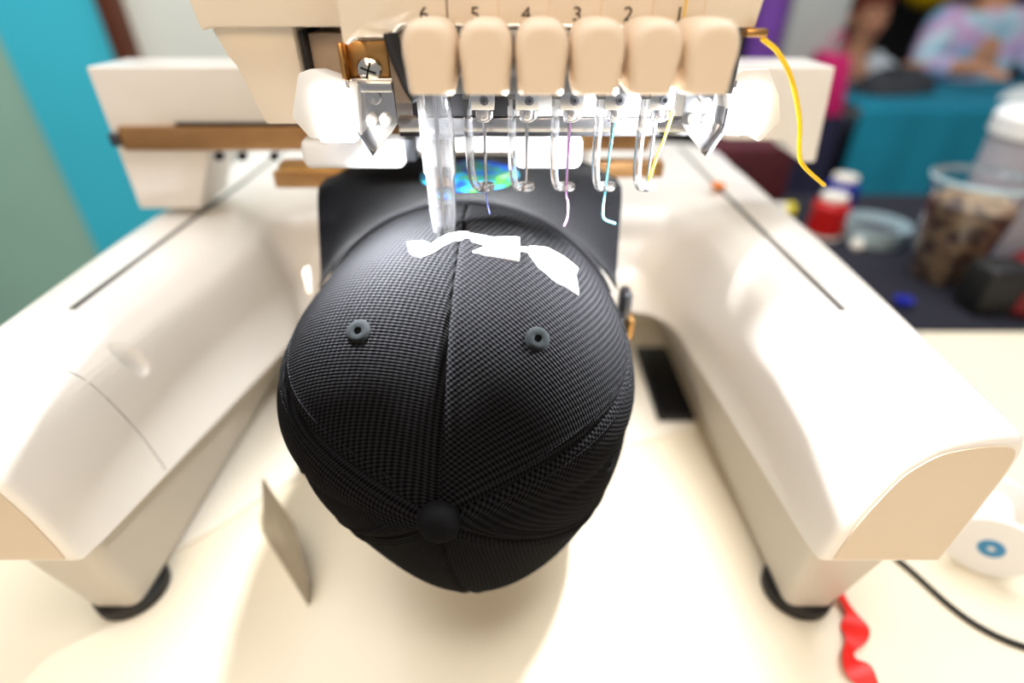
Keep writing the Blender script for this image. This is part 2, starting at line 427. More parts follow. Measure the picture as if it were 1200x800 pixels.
# head: upper block, lower left block with the window cut out beside it
prism('head_housing', [(-.1035, .3165), (-.100, .3185), (.108, .3185), (.112, .56), (-.112, .56), (-.1055, .33)], .270, .66, 'ivory_head', M, bevel=.003)
low = thing_low = prism('head_lower_housing', [(-.1028, .3170), (-.0985, .306), (-.0955, .302), (-.0885, .277), (-.066, .277), (-.0663, .2985), (-.0667, .3146), (-.0667, .3225), (-.098, .3225)], .279, .50, 'ivory_head', M, bevel=.0012)
rbox('head_lower_housing', (-.066, .310, .277), (.11, .50, .3185), 'ivory_head', M, bevel=.001)
rbox('window_lining', (-.0655, .2825, .299), (-.0635, .3098, .3165), 'dark', M, bevel=.0003)
rbox('inner_steel_plate', (-.0632, .288, .285), (-.012, .3095, .3150), 'inner_grey', M, bevel=.0005)
# needle case front with the needle numbers
case = prism('needle_case', [(-.0322, .42), (-.0322, .3165), (-.0308, .3155), (-.029, .3175), (-.0265, .3182), (-.0145, .3182), (-.010, .3222), (.1205, .3212), (.1215, .33), (.1235, .42)], .231, .268, 'ivory_head', M, bevel=.0008)
for k in range(6):
    text_obj('needle_number', str(6 - k), (-.001 + .01856 * k, .2308, .3254), .0064, 'number_ink', case)
for k in range(6):
    x = .0075 + .0186 * k
    rbox('groove', (x - .00022, .2306, .3222), (x + .00022, .2312, .419), 'number_ink' if k == 0 else 'cover', case, bevel=0)
rbox('thread_clip', (.1165, .2275, .3185), (.1245, .2335, .3212), 'brass', case, bevel=.0008)
rbox('case_backing', (-.009, .233, .2985), (.118, .241, .3205), 'steel_dark', M, bevel=.0004)
# dark lever left of the covers
tube('needle_lever', catmull([(-.0135, .229, .3195), (-.0118, .227, .313), (-.009, .225, .3065), (-.0068, .223, .302), (-.0045, .222, .2985)], 5), .0032, 'dark', M, n=10, flat=.5)
# six needle covers, tongue shaped
def cover_mesh():
    nx = 14; pts = []; wv = .0089; zt = .3259; zb = .3035
    outline = [(-wv * .80, zb), (-wv * .84, zb + .004), (-wv * .96, zb + .012)]
    sp = lambda v: math.copysign(abs(v) ** .72, v)
    arc = [(-wv * sp(math.cos(a)), zt - .0105 + .0105 * sp(math.sin(a))) for a in [PI * i / 18 for i in range(19)]]
    outline = [(-wv * .88, zb + .0012), (-wv * .94, zb + .008)] + arc + [(wv * .94, zb + .008), (wv * .88, zb + .0012), (wv * .82, zb), (-wv * .82, zb)]
    rows = []
    for y, sh in ((.1993, .0034), (.1993, .0030), (.1998, .0017), (.2013, .0006), (.204, 0), (.212, 0), (.224, .0004), (.2302, .0010)):
        row = []
        for x, z in outline:
            cz = .314; fx = 1 - sh / wv; fz = 1 - sh / .0118
            row.append((x * fx, y, cz + (z - cz) * fz if z > cz else cz + (z - cz) * (1 - .25 * sh / .0118)))
        rows.append(row)
    n = len(outline); V = [v for r in rows for v in r]; F = []
    for i in range(len(rows) - 1):
        for k in range(n): F.append([i * n + k, i * n + (k + 1) % n, (i + 1) * n + (k + 1) % n, (i + 1) * n + k])
    F += [list(range(n))[::-1], [(len(rows) - 1) * n + k for k in range(n)]]
    return V, F
V, F = cover_mesh()
cov = mesh_obj('needle_cover', [(x + .0035, y, z) for x, y, z in V], F, 'cover', M, angle=40)
for k in range(1, 6): copy_part(cov, (.0187 * k, 0, 0), M)

# presser feet (clear hooks), needle clamps, needles
NX = [.0003 + .0186 * k for k in range(6)]; NY = .25
def hook_data(x):
    p = catmull([(x - .0066, NY - .004, .300), (x - .0066, NY - .004, .285), (x - .0066, NY - .004, .272), (x - .0058, NY - .004, .2615), (x - .0042, NY - .003, .2572), (x - .0018, NY - .001, .2562)], 5)
    return tube_data(p, .0023, 10, flat=.8)
V, F = hook_data(NX[1]); hk = mesh_obj('presser_foot', V, F, 'clear_plastic', M)
lathe('foot_ring', [(.0010, .2550), (.0038, .2547), (.0043, .2560), (.0038, .2573), (.0010, .2570), (.0010, .2550)], (NX[1], NY, 0), 'clear_plastic', hk, n=20)
rbox('foot_holder', (NX[1] - .0085, NY - .006, .2945), (NX[1] - .0045, NY, .301), 'steel_dark', hk, bevel=.0005)
cl = rbox('needle_clamp', (NX[1] - .0052, NY - .0075, .2905), (NX[1] + .0048, NY + .003, .3035), 'steel', M, bevel=.0006)
lathe('clamp_screw', [(.0017, 0), (.0019, .0004), (.0019, .0012), (.0009, .0013), (.0008, .0004)], (NX[1] + .0006, NY - .0075, .2945), 'steel_dark', cl, n=16, axis=(0, -1, 0))
lathe('needle_bar', [(.0024, .285), (.0030, .287), (.0030, .2905)], (NX[1], NY - .002, 0), 'steel', cl, n=16)
tube('needle', [(NX[1], NY, .291), (NX[1], NY, .275), (NX[1], NY, .2585), (NX[1], NY, .2555)], [.0008, .0007, .0006, .0002], 'steel', cl, n=8)
tube('thread_guide', catmull([(NX[1] - .003, NY - .004, .2895), (NX[1] - .0026, NY - .006, .2868), (NX[1], NY - .0066, .2858), (NX[1] + .003, NY - .006, .287), (NX[1] + .0036, NY - .005, .2895)], 4), .0004, 'steel', cl, n=6)
for k in (2, 3, 4, 5):
    copy_part(hk, (.0186 * (k - 1), 0, 0), M); copy_part(cl, (.0186 * (k - 1), 0, 0), M)
# working needle in its clear guard
gx, gy = -.0015, .247
gd = lathe('needle_guard', [(.0072, .300), (.0076, .2985), (.0074, .264), (.0066, .2625), (.0062, .245), (.0052, .233), (.0045, .2315), (.0034, .2318), (.0044, .246), (.0050, .2635), (.0056, .300)], (gx, gy, 0), 'clear_plastic', M, n=28)
tube('needle', [(gx, gy, .302), (gx, gy, .26), (gx, gy, .236)], [.0011, .0009, .0004], 'steel', M, n=8)
rbox('needle_clamp', (gx - .004, gy - .003, .300), (gx + .004, gy + .004, .3095), 'steel', M, bevel=.0006)
# metal rail and plates behind the needles
rbox('lower_rail', (-.021, .262, .2772), (.121, .268, .2835), 'steel', M, bevel=.0005)
rbox('rail_gap', (-.021, .2635, .2750), (.119, .268, .2771), 'dark', M, bevel=.0003)
rbox('mechanism_block', (-.014, .262, .284), (.030, .268, .300), 'dark', M, bevel=.001)
rbox('mechanism_block', (.0305, .262, .284), (.112, .268, .300), 'white_plastic', M, bevel=.001)
# side brackets ending in a V, with their screws and catches
def bracket(s, cx):
    def X(v): return cx + s * v
    b = prism('side_bracket', [(X(.0085), .3015), (X(.0105), .2985), (X(.0085), .283), (X(.0035), .2708), (X(-.0055), .2795), (X(-.0085), .2835), (X(-.0085), .3015)],   .2505, .2525, 'steel', M, bevel=.0003)
    prism('bracket_edge', [(X(.0085), .3015), (X(.0098), .3015), (X(.0100), .283), (X(.0038), .2700), (X(.0026), .2712), (X(.0086), .283)], .2450, .2526, 'steel', b, bevel=.0002)
    lathe('screw', [(.0028, 0), (.0032, .0006), (.0028, .0018), (0, .0021)], (X(0), .2505, .2945), 'steel', b, n=18, axis=(0, -1, 0))
    for dx in (-.004, .002): lathe('catch', [(.0022, 0), (.0026, .002), (.0018, .0035), (0, .0038)], (X(dx), .2505, .2855), 'white_plastic', b, n=14, axis=(0, -1, 0))
    rbox('bracket_bar', (X(-.0085) if s > 0 else X(.006), .2475, .2965), (X(.006) if s > 0 else X(-.0085), .2504, .3005), 'steel', b, bevel=.0004)
    return b
bracket(-1, -.0275); bracket(1, .1135)
# brass plate with the cross-head screw inside the window
bp_ = rbox('brass_plate', (-.0385, .2535, .2995), (-.0205, .2565, .3150), 'brass', M, bevel=.0006)
rbox('plate_flange', (-.0392, .2475, .2995), (-.0372, .2536, .3148), 'brass', bp_, bevel=.0005)
sc = lathe('screw', [(.0050, 0), (.0054, .0008), (.0046, .0026), (.002, .0034), (0, .0036)], (-.0285, .2535, .3045), 'chrome', bp_, n=24, axis=(0, -1, 0))
for a_ in (.35, .35 + PI / 2):
    rbox('screw_slot', (-.0285 - .0032, .2497, .3045 - .0004), (-.0285 + .0032, .2503, .3045 + .0004), 'dark', bp_, bevel=0, rot=Matrix.Rotation(a_, 3, 'Y'))
# work lamps at both ends of the needle case
def lamp(s, cx):
    def X(v): return cx + s * v
    prof_ = [(.0000, .3000), (.0065, .3055), (.0170, .3060), (.0240, .2960), (.0275, .2855), (.0205, .2765), (.0130, .2800), (.0035, .2900)] if s > 0 else [(.0000, .3000), (.0065, .3012), (.0180, .3060), (.0240, .3040), (.0305, .2870), (.0245, .2785), (.0130, .2765), (.0020, .2770)]
    b = hull('work_lamp', [(X(a), .2455, z) for a, z in prof_] + [(X(a * .92 + .001), .263, z * .9 + .0285) for a, z in prof_], 'white_plastic', M, bevel=.0012)
    lx, ly, lz = X(.010), .2535, .2805
    d = rbox('lamp_lens', (min(X(.003), X(.019)), .2415, .2805 if s > 0 else .2775), (max(X(.003), X(.019)), .2452, .299), 'lamp_diffuser', b, bevel=.0015)
    return b
lamp(-1, -.0325); lamp(1, .1185)
def led(name, loc, target, power):
    area_light(name, loc, target, .022, .012, power, (.95, .975, 1.0)).data.spread = math.radians(150)
led('work_lamp_led', (-.044, .2365, .283), (-.005, .235, .225), 3.2)
led('work_lamp_led', (.127, .2365, .283), (.035, .235, .225), 3.2)
# white presser bar behind the needles
rbox('lamp_bar', (-.0755, .280, .2545), (-.0235, .296, .2695), 'white_plastic', M, bevel=.004, seg=3)
rbox('lamp_bar', (.0325, .280, .2545), (.0665, .296, .2705), 'white_plastic', M, bevel=.004, seg=3)
rbox('bar_joint', (-.0235, .284, .2575), (-.0180, .294, .2690), 'steel_dark', M, bevel=.001)
rbox('bar_joint', (-.018, .286, .262), (.0325, .296, .2695), 'white_plastic', M, bevel=.001)
rbox('bar_stem', (-.012, .297, .262), (.030, .312, .30), 'dark', M, bevel=.001)
# carriage crossing above the arms
car = prism('carriage', [(-.2575, .2855), (-.2585, .186), (-.2114, .186), (-.192, .228), (-.192, .231), (-.2229, .237), (-.2105, .2480), (.150, .2480), (.187, .2375), (.229, .2370), (.2455, .2215), (.2560, .2215), (.2500, .2855)], .410, .458, 'ivory', M, bevel=.009, seg=4)
rbox('frame_rail', (-.249, .4045, .2315), (.13, .4095, .2476), 'bronze_rail', car, bevel=.0008)
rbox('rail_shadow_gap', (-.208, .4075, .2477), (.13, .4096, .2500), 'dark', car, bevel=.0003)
rbox('rail_end_cap', (-.2565, .403, .2345), (-.2495, .4095, .2435), 'steel_dark', car, bevel=.001)
for x in (-.182, -.165, -.142): lathe('rail_bolt', [(.003, 0), (.003, .004), (0, .0045)], (x, .407, .2275), 'dark', car, n=12, axis=(0, -1, 0))
rbox('cap_driver_rail', (-.122, .360, .2290), (-.07, .372, .2350), 'brass', car, bevel=.001)
rbox('cap_driver_rail', (-.128, .362, .2180), (-.07, .378, .2288), 'bronze_rail', car, bevel=.001)
rbox('cap_driver_rail', (.088, .365, .224), (.132, .378, .234), 'bronze_rail', car, bevel=.001)
lathe('indicator', [(.006, 0), (.006, .003), (0, .004)], (.2125, .4755, .1815), 'orange', car, n=14)
# curved tray plate lying between the legs
edge = [(p.x, p.y) for p in catmull([(-.2062, .235, 0), (-.1863, .2525, 0), (-.1631, .281, 0), (-.13, .31, 0), (-.08, .325, 0), (0, .33, 0), (.08, .33, 0), (.15, .345, 0), (.195, .36, 0)], 5)]
tr = thing('base_tray', (0, .42, 0), 'thin off white tray plate with a curved front edge between machine legs', 'tray')
prism('tray_plate', edge + [(.195, .52), (-.195, .52)], .0004, .0035, 'base_plate', tr, bevel=0, plane='XY')

# ================================================================== CAP
CAPX = .005
B = Vector((CAPX - .005, .1495, .1455)); Q = Vector((CAPX, .281, .139))
Eup = Vector((0, .42, .908)).normalized(); Er = Vector((1, 0, 0))
def rim(phi):
    c, s = math.cos(phi), math.sin(phi); dn = max(-c, 0)
    return Vector((Q.x + .0925 * s * (1 - .043 * dn) + .008 * dn, .283 - .087 * dn, Q.z + (.097 if c > 0 else .090) * c))
def crown(phi, s):
    """point of the crown: phi around the button (0 = front seam), s from the button to the hem"""
    c, sn = math.cos(phi), math.sin(phi)
    R = rim(phi); t1 = Eup * c + Er * sn
    up = max(c, 0); dn = max(-c, 0)
    k1 = .062 * up + .068 * sn * sn * (1 - .88 * dn) + .0202 * dn
    k2 = .080 * up + .078 * abs(sn) * (1 - .947 * dn) + .0416 * dn
    t2 = Vector((.10 * sn, -1, .10 * up - .04 * dn))
    b = B + t1 * k1; cc = R + t2.normalized() * k2
    u = 1 - s
    return B * u ** 3 + b * 3 * u * u * s + cc * 3 * u * s * s + R * s ** 3
def crown_n(phi, s):
    e = .01
    a = crown(phi + e, s) - crown(phi - e, s); b = crown(phi, min(s + e, 1)) - crown(phi, s - e)
    n = a.cross(b).normalized()
    if n.dot(crown(phi, s) - Vector((CAPX, .26, .13))) < 0: n = -n
    return n
cap = thing('baseball_cap', (CAPX, .22, .07), 'black woven baseball cap held under the needles', 'cap')
seams = [.025, 1.10, 2.15, PI, 2 * PI - 2.10, 2 * PI - 1.00]
names = ['front_panel', 'side_panel', 'back_panel', 'back_panel', 'side_panel', 'front_panel']
for i in range(6):
    p0 = seams[i]; p1 = seams[(i + 1) % 6] if i < 5 else 2 * PI + seams[0]
    nu, nvv = 40, 44; V = []; UV = []
    for a in range(nu):
        t = .5 - .5 * math.cos(PI * a / (nu - 1)); ph = p0 + (p1 - p0) * t
        for b in range(nvv):
            s = .012 + .988 * b / (nvv - 1)
            p = crown(ph, s)
            edge_d = min(t, 1 - t) * (p1 - p0) * (p - B).length
            dip = -.0011 * math.exp(-(edge_d / .0010) ** 2) + .0004 * math.exp(-((edge_d - .004) / .002) ** 2)
            V.append(p + crown_n(ph, max(s, .03)) * dip)
            mid = (p0 + p1) / 2
            UV.append(((ph - mid) * .095 * math.sin(min(s * 1.15, 1) * PI / 2), s * .185))
    # inner layer gives the cloth its thickness
    n0 = len(V); V2 = []
    for a in range(nu):
        ph = p0 + (p1 - p0) * (.5 - .5 * math.cos(PI * a / (nu - 1)))
        for b in range(nvv):
            s = .012 + .988 * b / (nvv - 1); V2.append(V[a * nvv + b] - crown_n(ph, max(s, .03)) * .0022); UV.append(UV[a * nvv + b])
    F = grid_faces(nu, nvv) + [[n0 + q for q in f[::-1]] for f in grid_faces(nu, nvv)]
    for b in range(nvv - 1):
        F.append([b, b + 1, n0 + b + 1, n0 + b]); o_ = (nu - 1) * nvv; F.append([o_ + b, n0 + o_ + b, n0 + o_ + b + 1, o_ + b + 1])
    for a in range(nu - 1):
        e_ = nvv - 1; F.append([a * nvv + e_, (a + 1) * nvv + e_, n0 + (a + 1) * nvv + e_, n0 + a * nvv + e_])
        F.append([a * nvv, n0 + a * nvv, n0 + (a + 1) * nvv, (a + 1) * nvv])
    mesh_obj(names[i], V + V2, F, 'cap_cloth', cap, uvs=UV, angle=60)
# lines of stitching either side of the seams
for i in (1, 2, 4, 5):
    for off in (-.0045, .0045):
        V = []; F = []
        for j in range(70):
            s = .10 + .88 * j / 70
            r = max((crown(seams[i], s) - B).length, .01); ph = seams[i] + off / (r * .85)
            if abs(off / r) > .3: continue
            p0 = crown(ph, s) + crown_n(ph, s) * .0004; p1 = crown(ph, s + .009) + crown_n(ph, s) * .0004
            v, f = tube_data([p0, p1], .00034, 5); n0 = len(V); V += v; F += [[n0 + q for q in g] for g in f]
        tag(mesh_obj('stitching', V, F, 'stitch', cap), kind='stuff')
# button
bn = (B - Vector((0, .28, .11))).normalized(); nB = Vector((0, -.908, .42))
lathe('button', [(.0092, -.0015), (.0094, .0012), (.0082, .0038), (.0052, .0056), (.002, .0062), (0, .0063)], B, 'cap_cloth', cap, n=28, axis=tuple(nB))
# eyelets

EYELETS = [(-0.4642, 0.5481), (0.5099, 0.534), (1.62, .52), (-1.62, .52)]
for ph, s_ in EYELETS:
    p = crown(ph, s_); n = crown_n(ph, s_)
    prof_e = [(.0014, 0), (.0017, .0007), (.0030, .0011), (.0045, .0008), (.0054, 0), (.0014, 0)]
    ey = lathe('eyelet', prof_e, p, 'eyelet_thread', cap, n=22, axis=tuple(n))
    lathe('eyelet_hole', [(.0017, 0), (.0017, .0004), (0, .0004)], p, 'eyelet_hole', ey, n=14, axis=tuple(n))
# white embroidered shapes sewn on the front, given as outlines in panel coordinates (angle, distance from the button)
MARKS = [[(-0.2393, 0.8073), (-0.2138, 0.7586), (-0.1583, 0.7338), (-0.0978, 0.7438), (-0.0524, 0.765), (-0.0044, 0.778), (0.0711, 0.8005), (0.0673, 0.8196), (0.0274, 0.819), (-0.048, 0.8054), (-0.1169, 0.7746), (-0.1599, 0.7968)], [(0.0592, 0.8146), (0.1864, 0.8174), (0.3204, 0.8535), (0.3304, 0.7574), (0.2123, 0.7444), (0.0997, 0.7441), (0.1708, 0.7808), (0.0866, 0.7879)], [(0.3148, 0.8094), (0.316, 0.7987), (0.3509, 0.806), (0.3865, 0.8104), (0.3855, 0.8251), (0.3497, 0.8202)], [(0.3758, 0.833), (0.4709, 0.8615), (0.5735, 0.8638), (0.6607, 0.8565), (0.6364, 0.819), (0.656, 0.7469), (0.5317, 0.7452), (0.4313, 0.7691), (0.3777, 0.8038)]]
def sewn(outline, thick=.0009):
    bm = bmesh.new(); vv = [bm.verts.new((a, b, 0)) for a, b in outline]
    f = bm.faces.new(vv); bmesh.ops.triangulate(bm, faces=[f])
    bmesh.ops.subdivide_edges(bm, edges=bm.edges[:], cuts=3, use_grid_fill=True)
    V, F = bm_data(bm)
    be = [[v.index for v in e.verts] for e in bm.edges if e.is_boundary]
    bm.free(); n0 = len(V)
    T = [crown(v.x, v.y) + crown_n(v.x, v.y) * thick for v in V]; Bt = [crown(v.x, v.y) - crown_n(v.x, v.y) * .0005 for v in V]
    F2 = F + [[n0 + q for q in g[::-1]] for g in F] + [[a, b, n0 + b, n0 + a] for a, b in be]
    mesh_obj('embroidered_shape', T + Bt, F2, 'embroidery', cap, angle=60)
for mk in MARKS: sewn(mk)
# brim, flattened back under the machine head
def brim_pt(u, t):
    """u -1..1 across, t 0..1 away from the crown"""
    ph = u * 1.10; r = rim(ph); r.x = CAPX + (r.x - CAPX) * (1 + .07 * u * u)
    xe = .0065 + u * .0885; ze = .2375 - .004 * u * u
    ye = .283 + .082 * math.sqrt(max(0, 1 - abs(u) ** 9.0))
    k = min(1, t * 1.5); k = k * k * (3 - 2 * k)
    y = r.y + .003 + (max(ye, r.y + .045) - r.y) * t
    return Vector((r.x * (1 - k) + xe * k, y, (r.z + .0005) * (1 - k) + ze * k + .001))
V = []; nu, nvv = 41, 18
for th in (0, -.0028):
    for a in range(nu):
        for b in range(nvv): V.append(brim_pt(-1 + 2 * a / (nu - 1), b / (nvv - 1)) + Vector((0, 0, th)))
n0 = nu * nvv; F = grid_faces(nu, nvv) + [[n0 + q for q in g[::-1]] for g in grid_faces(nu, nvv)]
for a in range(nu - 1):
    for b in (0, nvv - 1): F.append([a * nvv + b, (a + 1) * nvv + b, n0 + (a + 1) * nvv + b, n0 + a * nvv + b])
for b in range(nvv - 1):
    for a in (0, nu - 1): F.append([a * nvv + b, a * nvv + b + 1, n0 + a * nvv + b + 1, n0 + a * nvv + b])
brim = mesh_obj('brim', V, F, 'brim', cap, angle=60)
# round holographic sticker on the brim
st = Vector((.006, .323, 0))
V = []; rings = 5; seg = 28
def bz(x, y):
    best = min(((brim_pt(i / 20, j / 20) - Vector((x, y, .2375))).length, i / 20, j / 20) for i in range(-20, 21) for j in range(21))
    return brim_pt(best[1], best[2]).z
V = [(st.x, st.y, bz(st.x, st.y) + .0009)]; F = []
for r in range(1, rings + 1):
    for k in range(seg):
        x = st.x + .029 * r / rings * math.cos(2 * PI * k / seg); y = st.y + .029 * r / rings * math.sin(2 * PI * k / seg)
        V.append((x, y, V[0][2]))
for k in range(seg): F.append([0, 1 + k, 1 + (k + 1) % seg])
for r in range(rings - 1):
    for k in range(seg): a = 1 + r * seg; F.append([a + k, a + (k + 1) % seg, a + seg + (k + 1) % seg, a + seg + k])
V2 = [(x, y, z - .0006) for x, y, z in V]; m0 = len(V)
F += [[m0 + q for q in g[::-1]] for g in F[:]]
a = 1 + (rings - 1) * seg; F += [[a + k, a + (k + 1) % seg, m0 + a + (k + 1) % seg, m0 + a + k] for k in range(seg)]
mesh_obj('sticker', V, F, 'hologram', brim) if False else mesh_obj('sticker', V + V2, F, 'hologram', brim)

# cap frame: sheet metal hoop inside the cap, strap along the brim seam, clips at the sides
fr = thing('cap_frame', (CAPX, .30, .05), 'metal cap hoop under the black cap with a strap along the brim', 'frame')
V = []; n_ = 44
for y in (.245, .275, .305, .335):
    for k in range(n_):
        a = -1.9 + 3.8 * k / (n_ - 1); V.append((CAPX + .0930 * math.sin(a), y, Q.z + .0905 * math.cos(a)))
off = len(V)
V += [(x * .985 + CAPX * .015, y, Q.z + (z - Q.z) * .985) for x, y, z in V]
F = [[j * n_ + k, j * n_ + k + 1, (j + 1) * n_ + k + 1, (j + 1) * n_ + k] for j in range(3) for k in range(n_ - 1)]
F += [[off + q for q in g[::-1]] for g in F[:]]
mesh_obj('hoop', V, F, 'steel_dark', fr)
pts = [rim(-1.12 + 2.24 * k / 40) + Vector((0, -.0005, .0018)) for k in range(41)]
tube('strap', pts, .0030, 'brim', fr, n=8, flat=.45)
rbox('side_clip', (.0975, .287, .158), (.1045, .302, .178), 'steel_dark', fr, bevel=.003)
rbox('clip_spacer', (.1030, .284, .148), (.1062, .300, .162), 'brass', fr, bevel=.0006)
rbox('clip_spacer', (-.0925, .288, .178), (-.0895, .296, .193), 'ivory_head', fr, bevel=.0006)
rbox('driver_arm', (CAPX - .05, .30, .06), (CAPX + .05, .53, .135), 'ivory', fr, bevel=.01, seg=3)

# ================================================================== THREADS
def thread(pts, r, m, label):
    o = tube('thread', catmull(pts, 8), r, m, None, n=6); return tag(o, label, 'thread')
thread([(NX[1], .2495, .2555), (NX[1] + .0004, .2490, .249), (NX[1] + .0016, .248, .2435)], .00028, 'thread_blue', 'short dark blue thread end under the leftmost bare needle')
thread([(NX[3], .2485, .290), (NX[3], .2485, .256), (NX[3] + .0008, .246, .250), (NX[3] + .0006, .242, .2445), (NX[3] - .0012, .238, .2415)], .00038, 'thread_purple', 'purple thread hanging from a needle over the cap')
thread([(NX[4] + .001, .2475, .292), (NX[4], .2485, .272), (NX[4] - .0004, .2488, .256), (NX[4] - .0012, .2460, .2465), (NX[4] - .0004, .244, .2425), (NX[4] + .0045, .242, .2410)], .00045, 'thread_turquoise', 'turquoise thread hanging from the second needle from the right')
thread([(NX[5] + .0052, .2440, .2905), (NX[5] + .0038, .2450, .280), (NX[5] + .0016, .2475, .268), (NX[5] + .0006, .2490, .259)], .00060, 'thread_yellow', 'yellow thread running down to the rightmost needle')
thread([(0.1238, 0.231, 0.3179), (0.1325, 0.234, 0.3127), (0.1419, 0.237, 0.3025), (0.1516, 0.242, 0.287), (0.1578, 0.246, 0.2719), (0.1635, 0.249, 0.2651), (0.1785, 0.255, 0.2549)], .00095, 'thread_yellow', 'loose yellow thread looping down past the right work lamp')
thread([(.0935, .2303, .3212), (.0935, .2303, .35), (.0940, .2303, .418)], .0003, 'thread_yellow', 'yellow thread running up the needle case beside the number 1')

# ================================================================== THINGS ON THE WORK TABLE
# thin metal plate standing on edge
V0 = [(-0.151, 0.2525, 0.0005), (-0.1005, 0.1965, 0.0005), (-0.1013, 0.2077, 0.015), (-0.1132, 0.2312, 0.036), (-0.1288, 0.2481, 0.041), (-0.1464, 0.2678, 0.042)]
nrm = Vector((.056, -.0505, 0)).normalized() * .0012
V = [Vector(v) for v in V0] + [Vector(v) + nrm for v in V0]; n_ = len(V0)
tag(mesh_obj('metal_plate', V, [list(range(n_)), list(range(n_, 2 * n_))[::-1]] + [[i, (i + 1) % n_, n_ + (i + 1) % n_, n_ + i] for i in range(n_)], 'grey_plate', None, smooth=False),
    'thin grey metal plate standing on edge on the table left of the cap', 'plate')
# black box by the right leg
ph_ = thing('black_device', (.186, .425, .0036), 'small black glossy device lying beside the right machine leg', 'device')
rbox('device_body', (.1615, .3660, .0037), (.1955, .478, .010), 'dark', ph_, bevel=.002)
rbox('glossy_face', (.1635, .370, .0101), (.1935, .474, .0106), 'screen', ph_, bevel=.0002)
# red ribbon
pts = catmull([(.2400, .2120, .0070), (.2445, .1900, .0040), (.2400, .1760, .0042), (.2300, .1640, .0042), (.2330, .1500, .0042), (.2380, .1300, .0042), (.236, .10, .0042)], 8)
V = []; N = len(pts)
for i, p in enumerate(pts):
    t = (pts[min(i + 1, N - 1)] - pts[max(i - 1, 0)]).normalized(); a = t.cross(Vector((0, 0, 1))).normalized()
    an = .5 * math.sin(i * .33); wd = .0056 + .0026 * math.sin(i * .42 + 2)
    v = a * math.cos(an) + Vector((0, 0, 1)) * math.sin(an) * .7
    up = v.cross(t).normalized() * .0003
    V += [p + v * wd + up, p - v * wd + up, p - v * wd - up, p + v * wd - up]
F = [[i * 4 + k, i * 4 + (k + 1) % 4, (i + 1) * 4 + (k + 1) % 4, (i + 1) * 4 + k] for i in range(N - 1) for k in range(4)] + [[0, 1, 2, 3], [4 * N - 1, 4 * N - 2, 4 * N - 3, 4 * N - 4]]
tag(mesh_obj('ribbon', V, F, 'red_ribbon', None), 'twisted red ribbon on the table at the right machine foot', 'ribbon')
tag(tube('cable', catmull([(.285, .262, .002), (.2950, .2350, .002), (.3022, .2193, .002), (.3120, .1950, .002), (.3230, .1800, .002), (.3412, .1690, .002), (.385, .155, .002), (.45, .15, .002)], 8), .0019, 'black_cable', None, n=10), 'thin black cable curving across the table at right', 'cable')
# white spool lying on its side, blue core
ws = thing('empty_spool', (.36, .24, 0), 'white spool with a blue core lying beside the right arm', 'spool')
ax = Vector((-.55, -.83, .03)).normalized()
lathe('spool_body', [(.0075, 0), (.022, 0), (.024, .002), (.024, .005), (.014, .009), (.013, .040), (.024, .046), (.024, .050), (.0075, .050)], (.372, .262, .0245), 'white_plastic', ws, n=30, axis=tuple(ax))
lathe('spool_core', [(.0073, .046), (.0073, .0503), (.0022, .0506), (.0022, .046)], (.372, .262, .0245), 'blue_core', ws, n=18, axis=tuple(ax))
mt = tag(rbox('cloth_mat', (.30, .520, .0003), (.93, .978, .0025), 'mat_cloth', None, bevel=.001), 'dark navy cloth mat under the thread spools and cup', 'mat')
tag(rbox('black_case', (.572, .548, .0027), (.632, .592, .062), 'rubber', None, bevel=.008, seg=3), 'black case squeezed between the plastic cup and the red pouch', 'case')
# thread spools beyond the right arm
def spool(x, y, h, r, m, label, lean=(0, 0, 1)):
    t = thing('thread_spool', (x, y, 0), label, 'spool', 'thread spools beyond the right arm')
    lathe('base_flange', [(r * .95, 0), (r, .001), (r, .004), (r * .95, .005)], (x, y, 0), 'spool_top', t, n=22)
    lathe('thread_winding', [(r * .8, .005), (r * .98, .010), (r * .98, h - .016), (r * .75, h - .009)], (x, y, 0), m, t, n=22)
    lathe('top_flange', [(r * .62, h - .0095), (r * .72, h - .008), (r * .72, h - .001), (r * .66, h), (r * .2, h), (r * .2, h - .006)], (x, y, 0), 'spool_top', t, n=22)
spool(.512, .795, .066, .026, 'red_thread', 'red thread spool with white top standing past the right arm')
spool(.574, .885, .066, .026, 'blue_thread', 'dark blue thread spool behind the red one')
ys_ = thing('thread_spool', (.485, .875, 0), 'small yellow thread spool lying left of the red one', 'spool', 'thread spools beyond the right arm')
lathe('thread_winding', [(.009, 0), (.011, .002), (.011, .026), (.009, .028)], (.452, .869, .0147), 'spool_top', ys_, n=18, axis=(1, -.1, 0))
lathe('end_flange', [(.0115, 0), (.012, .001), (.012, .012), (.0115, .013)], (.480, .866, .0147), 'yellow_thread', ys_, n=18, axis=(1, -.1, 0))
lathe('end_flange', [(.0115, 0), (.012, .001), (.012, .008), (.0115, .009)], (.443, .870, .0147), 'yellow_thread', ys_, n=18, axis=(1, -.1, 0))
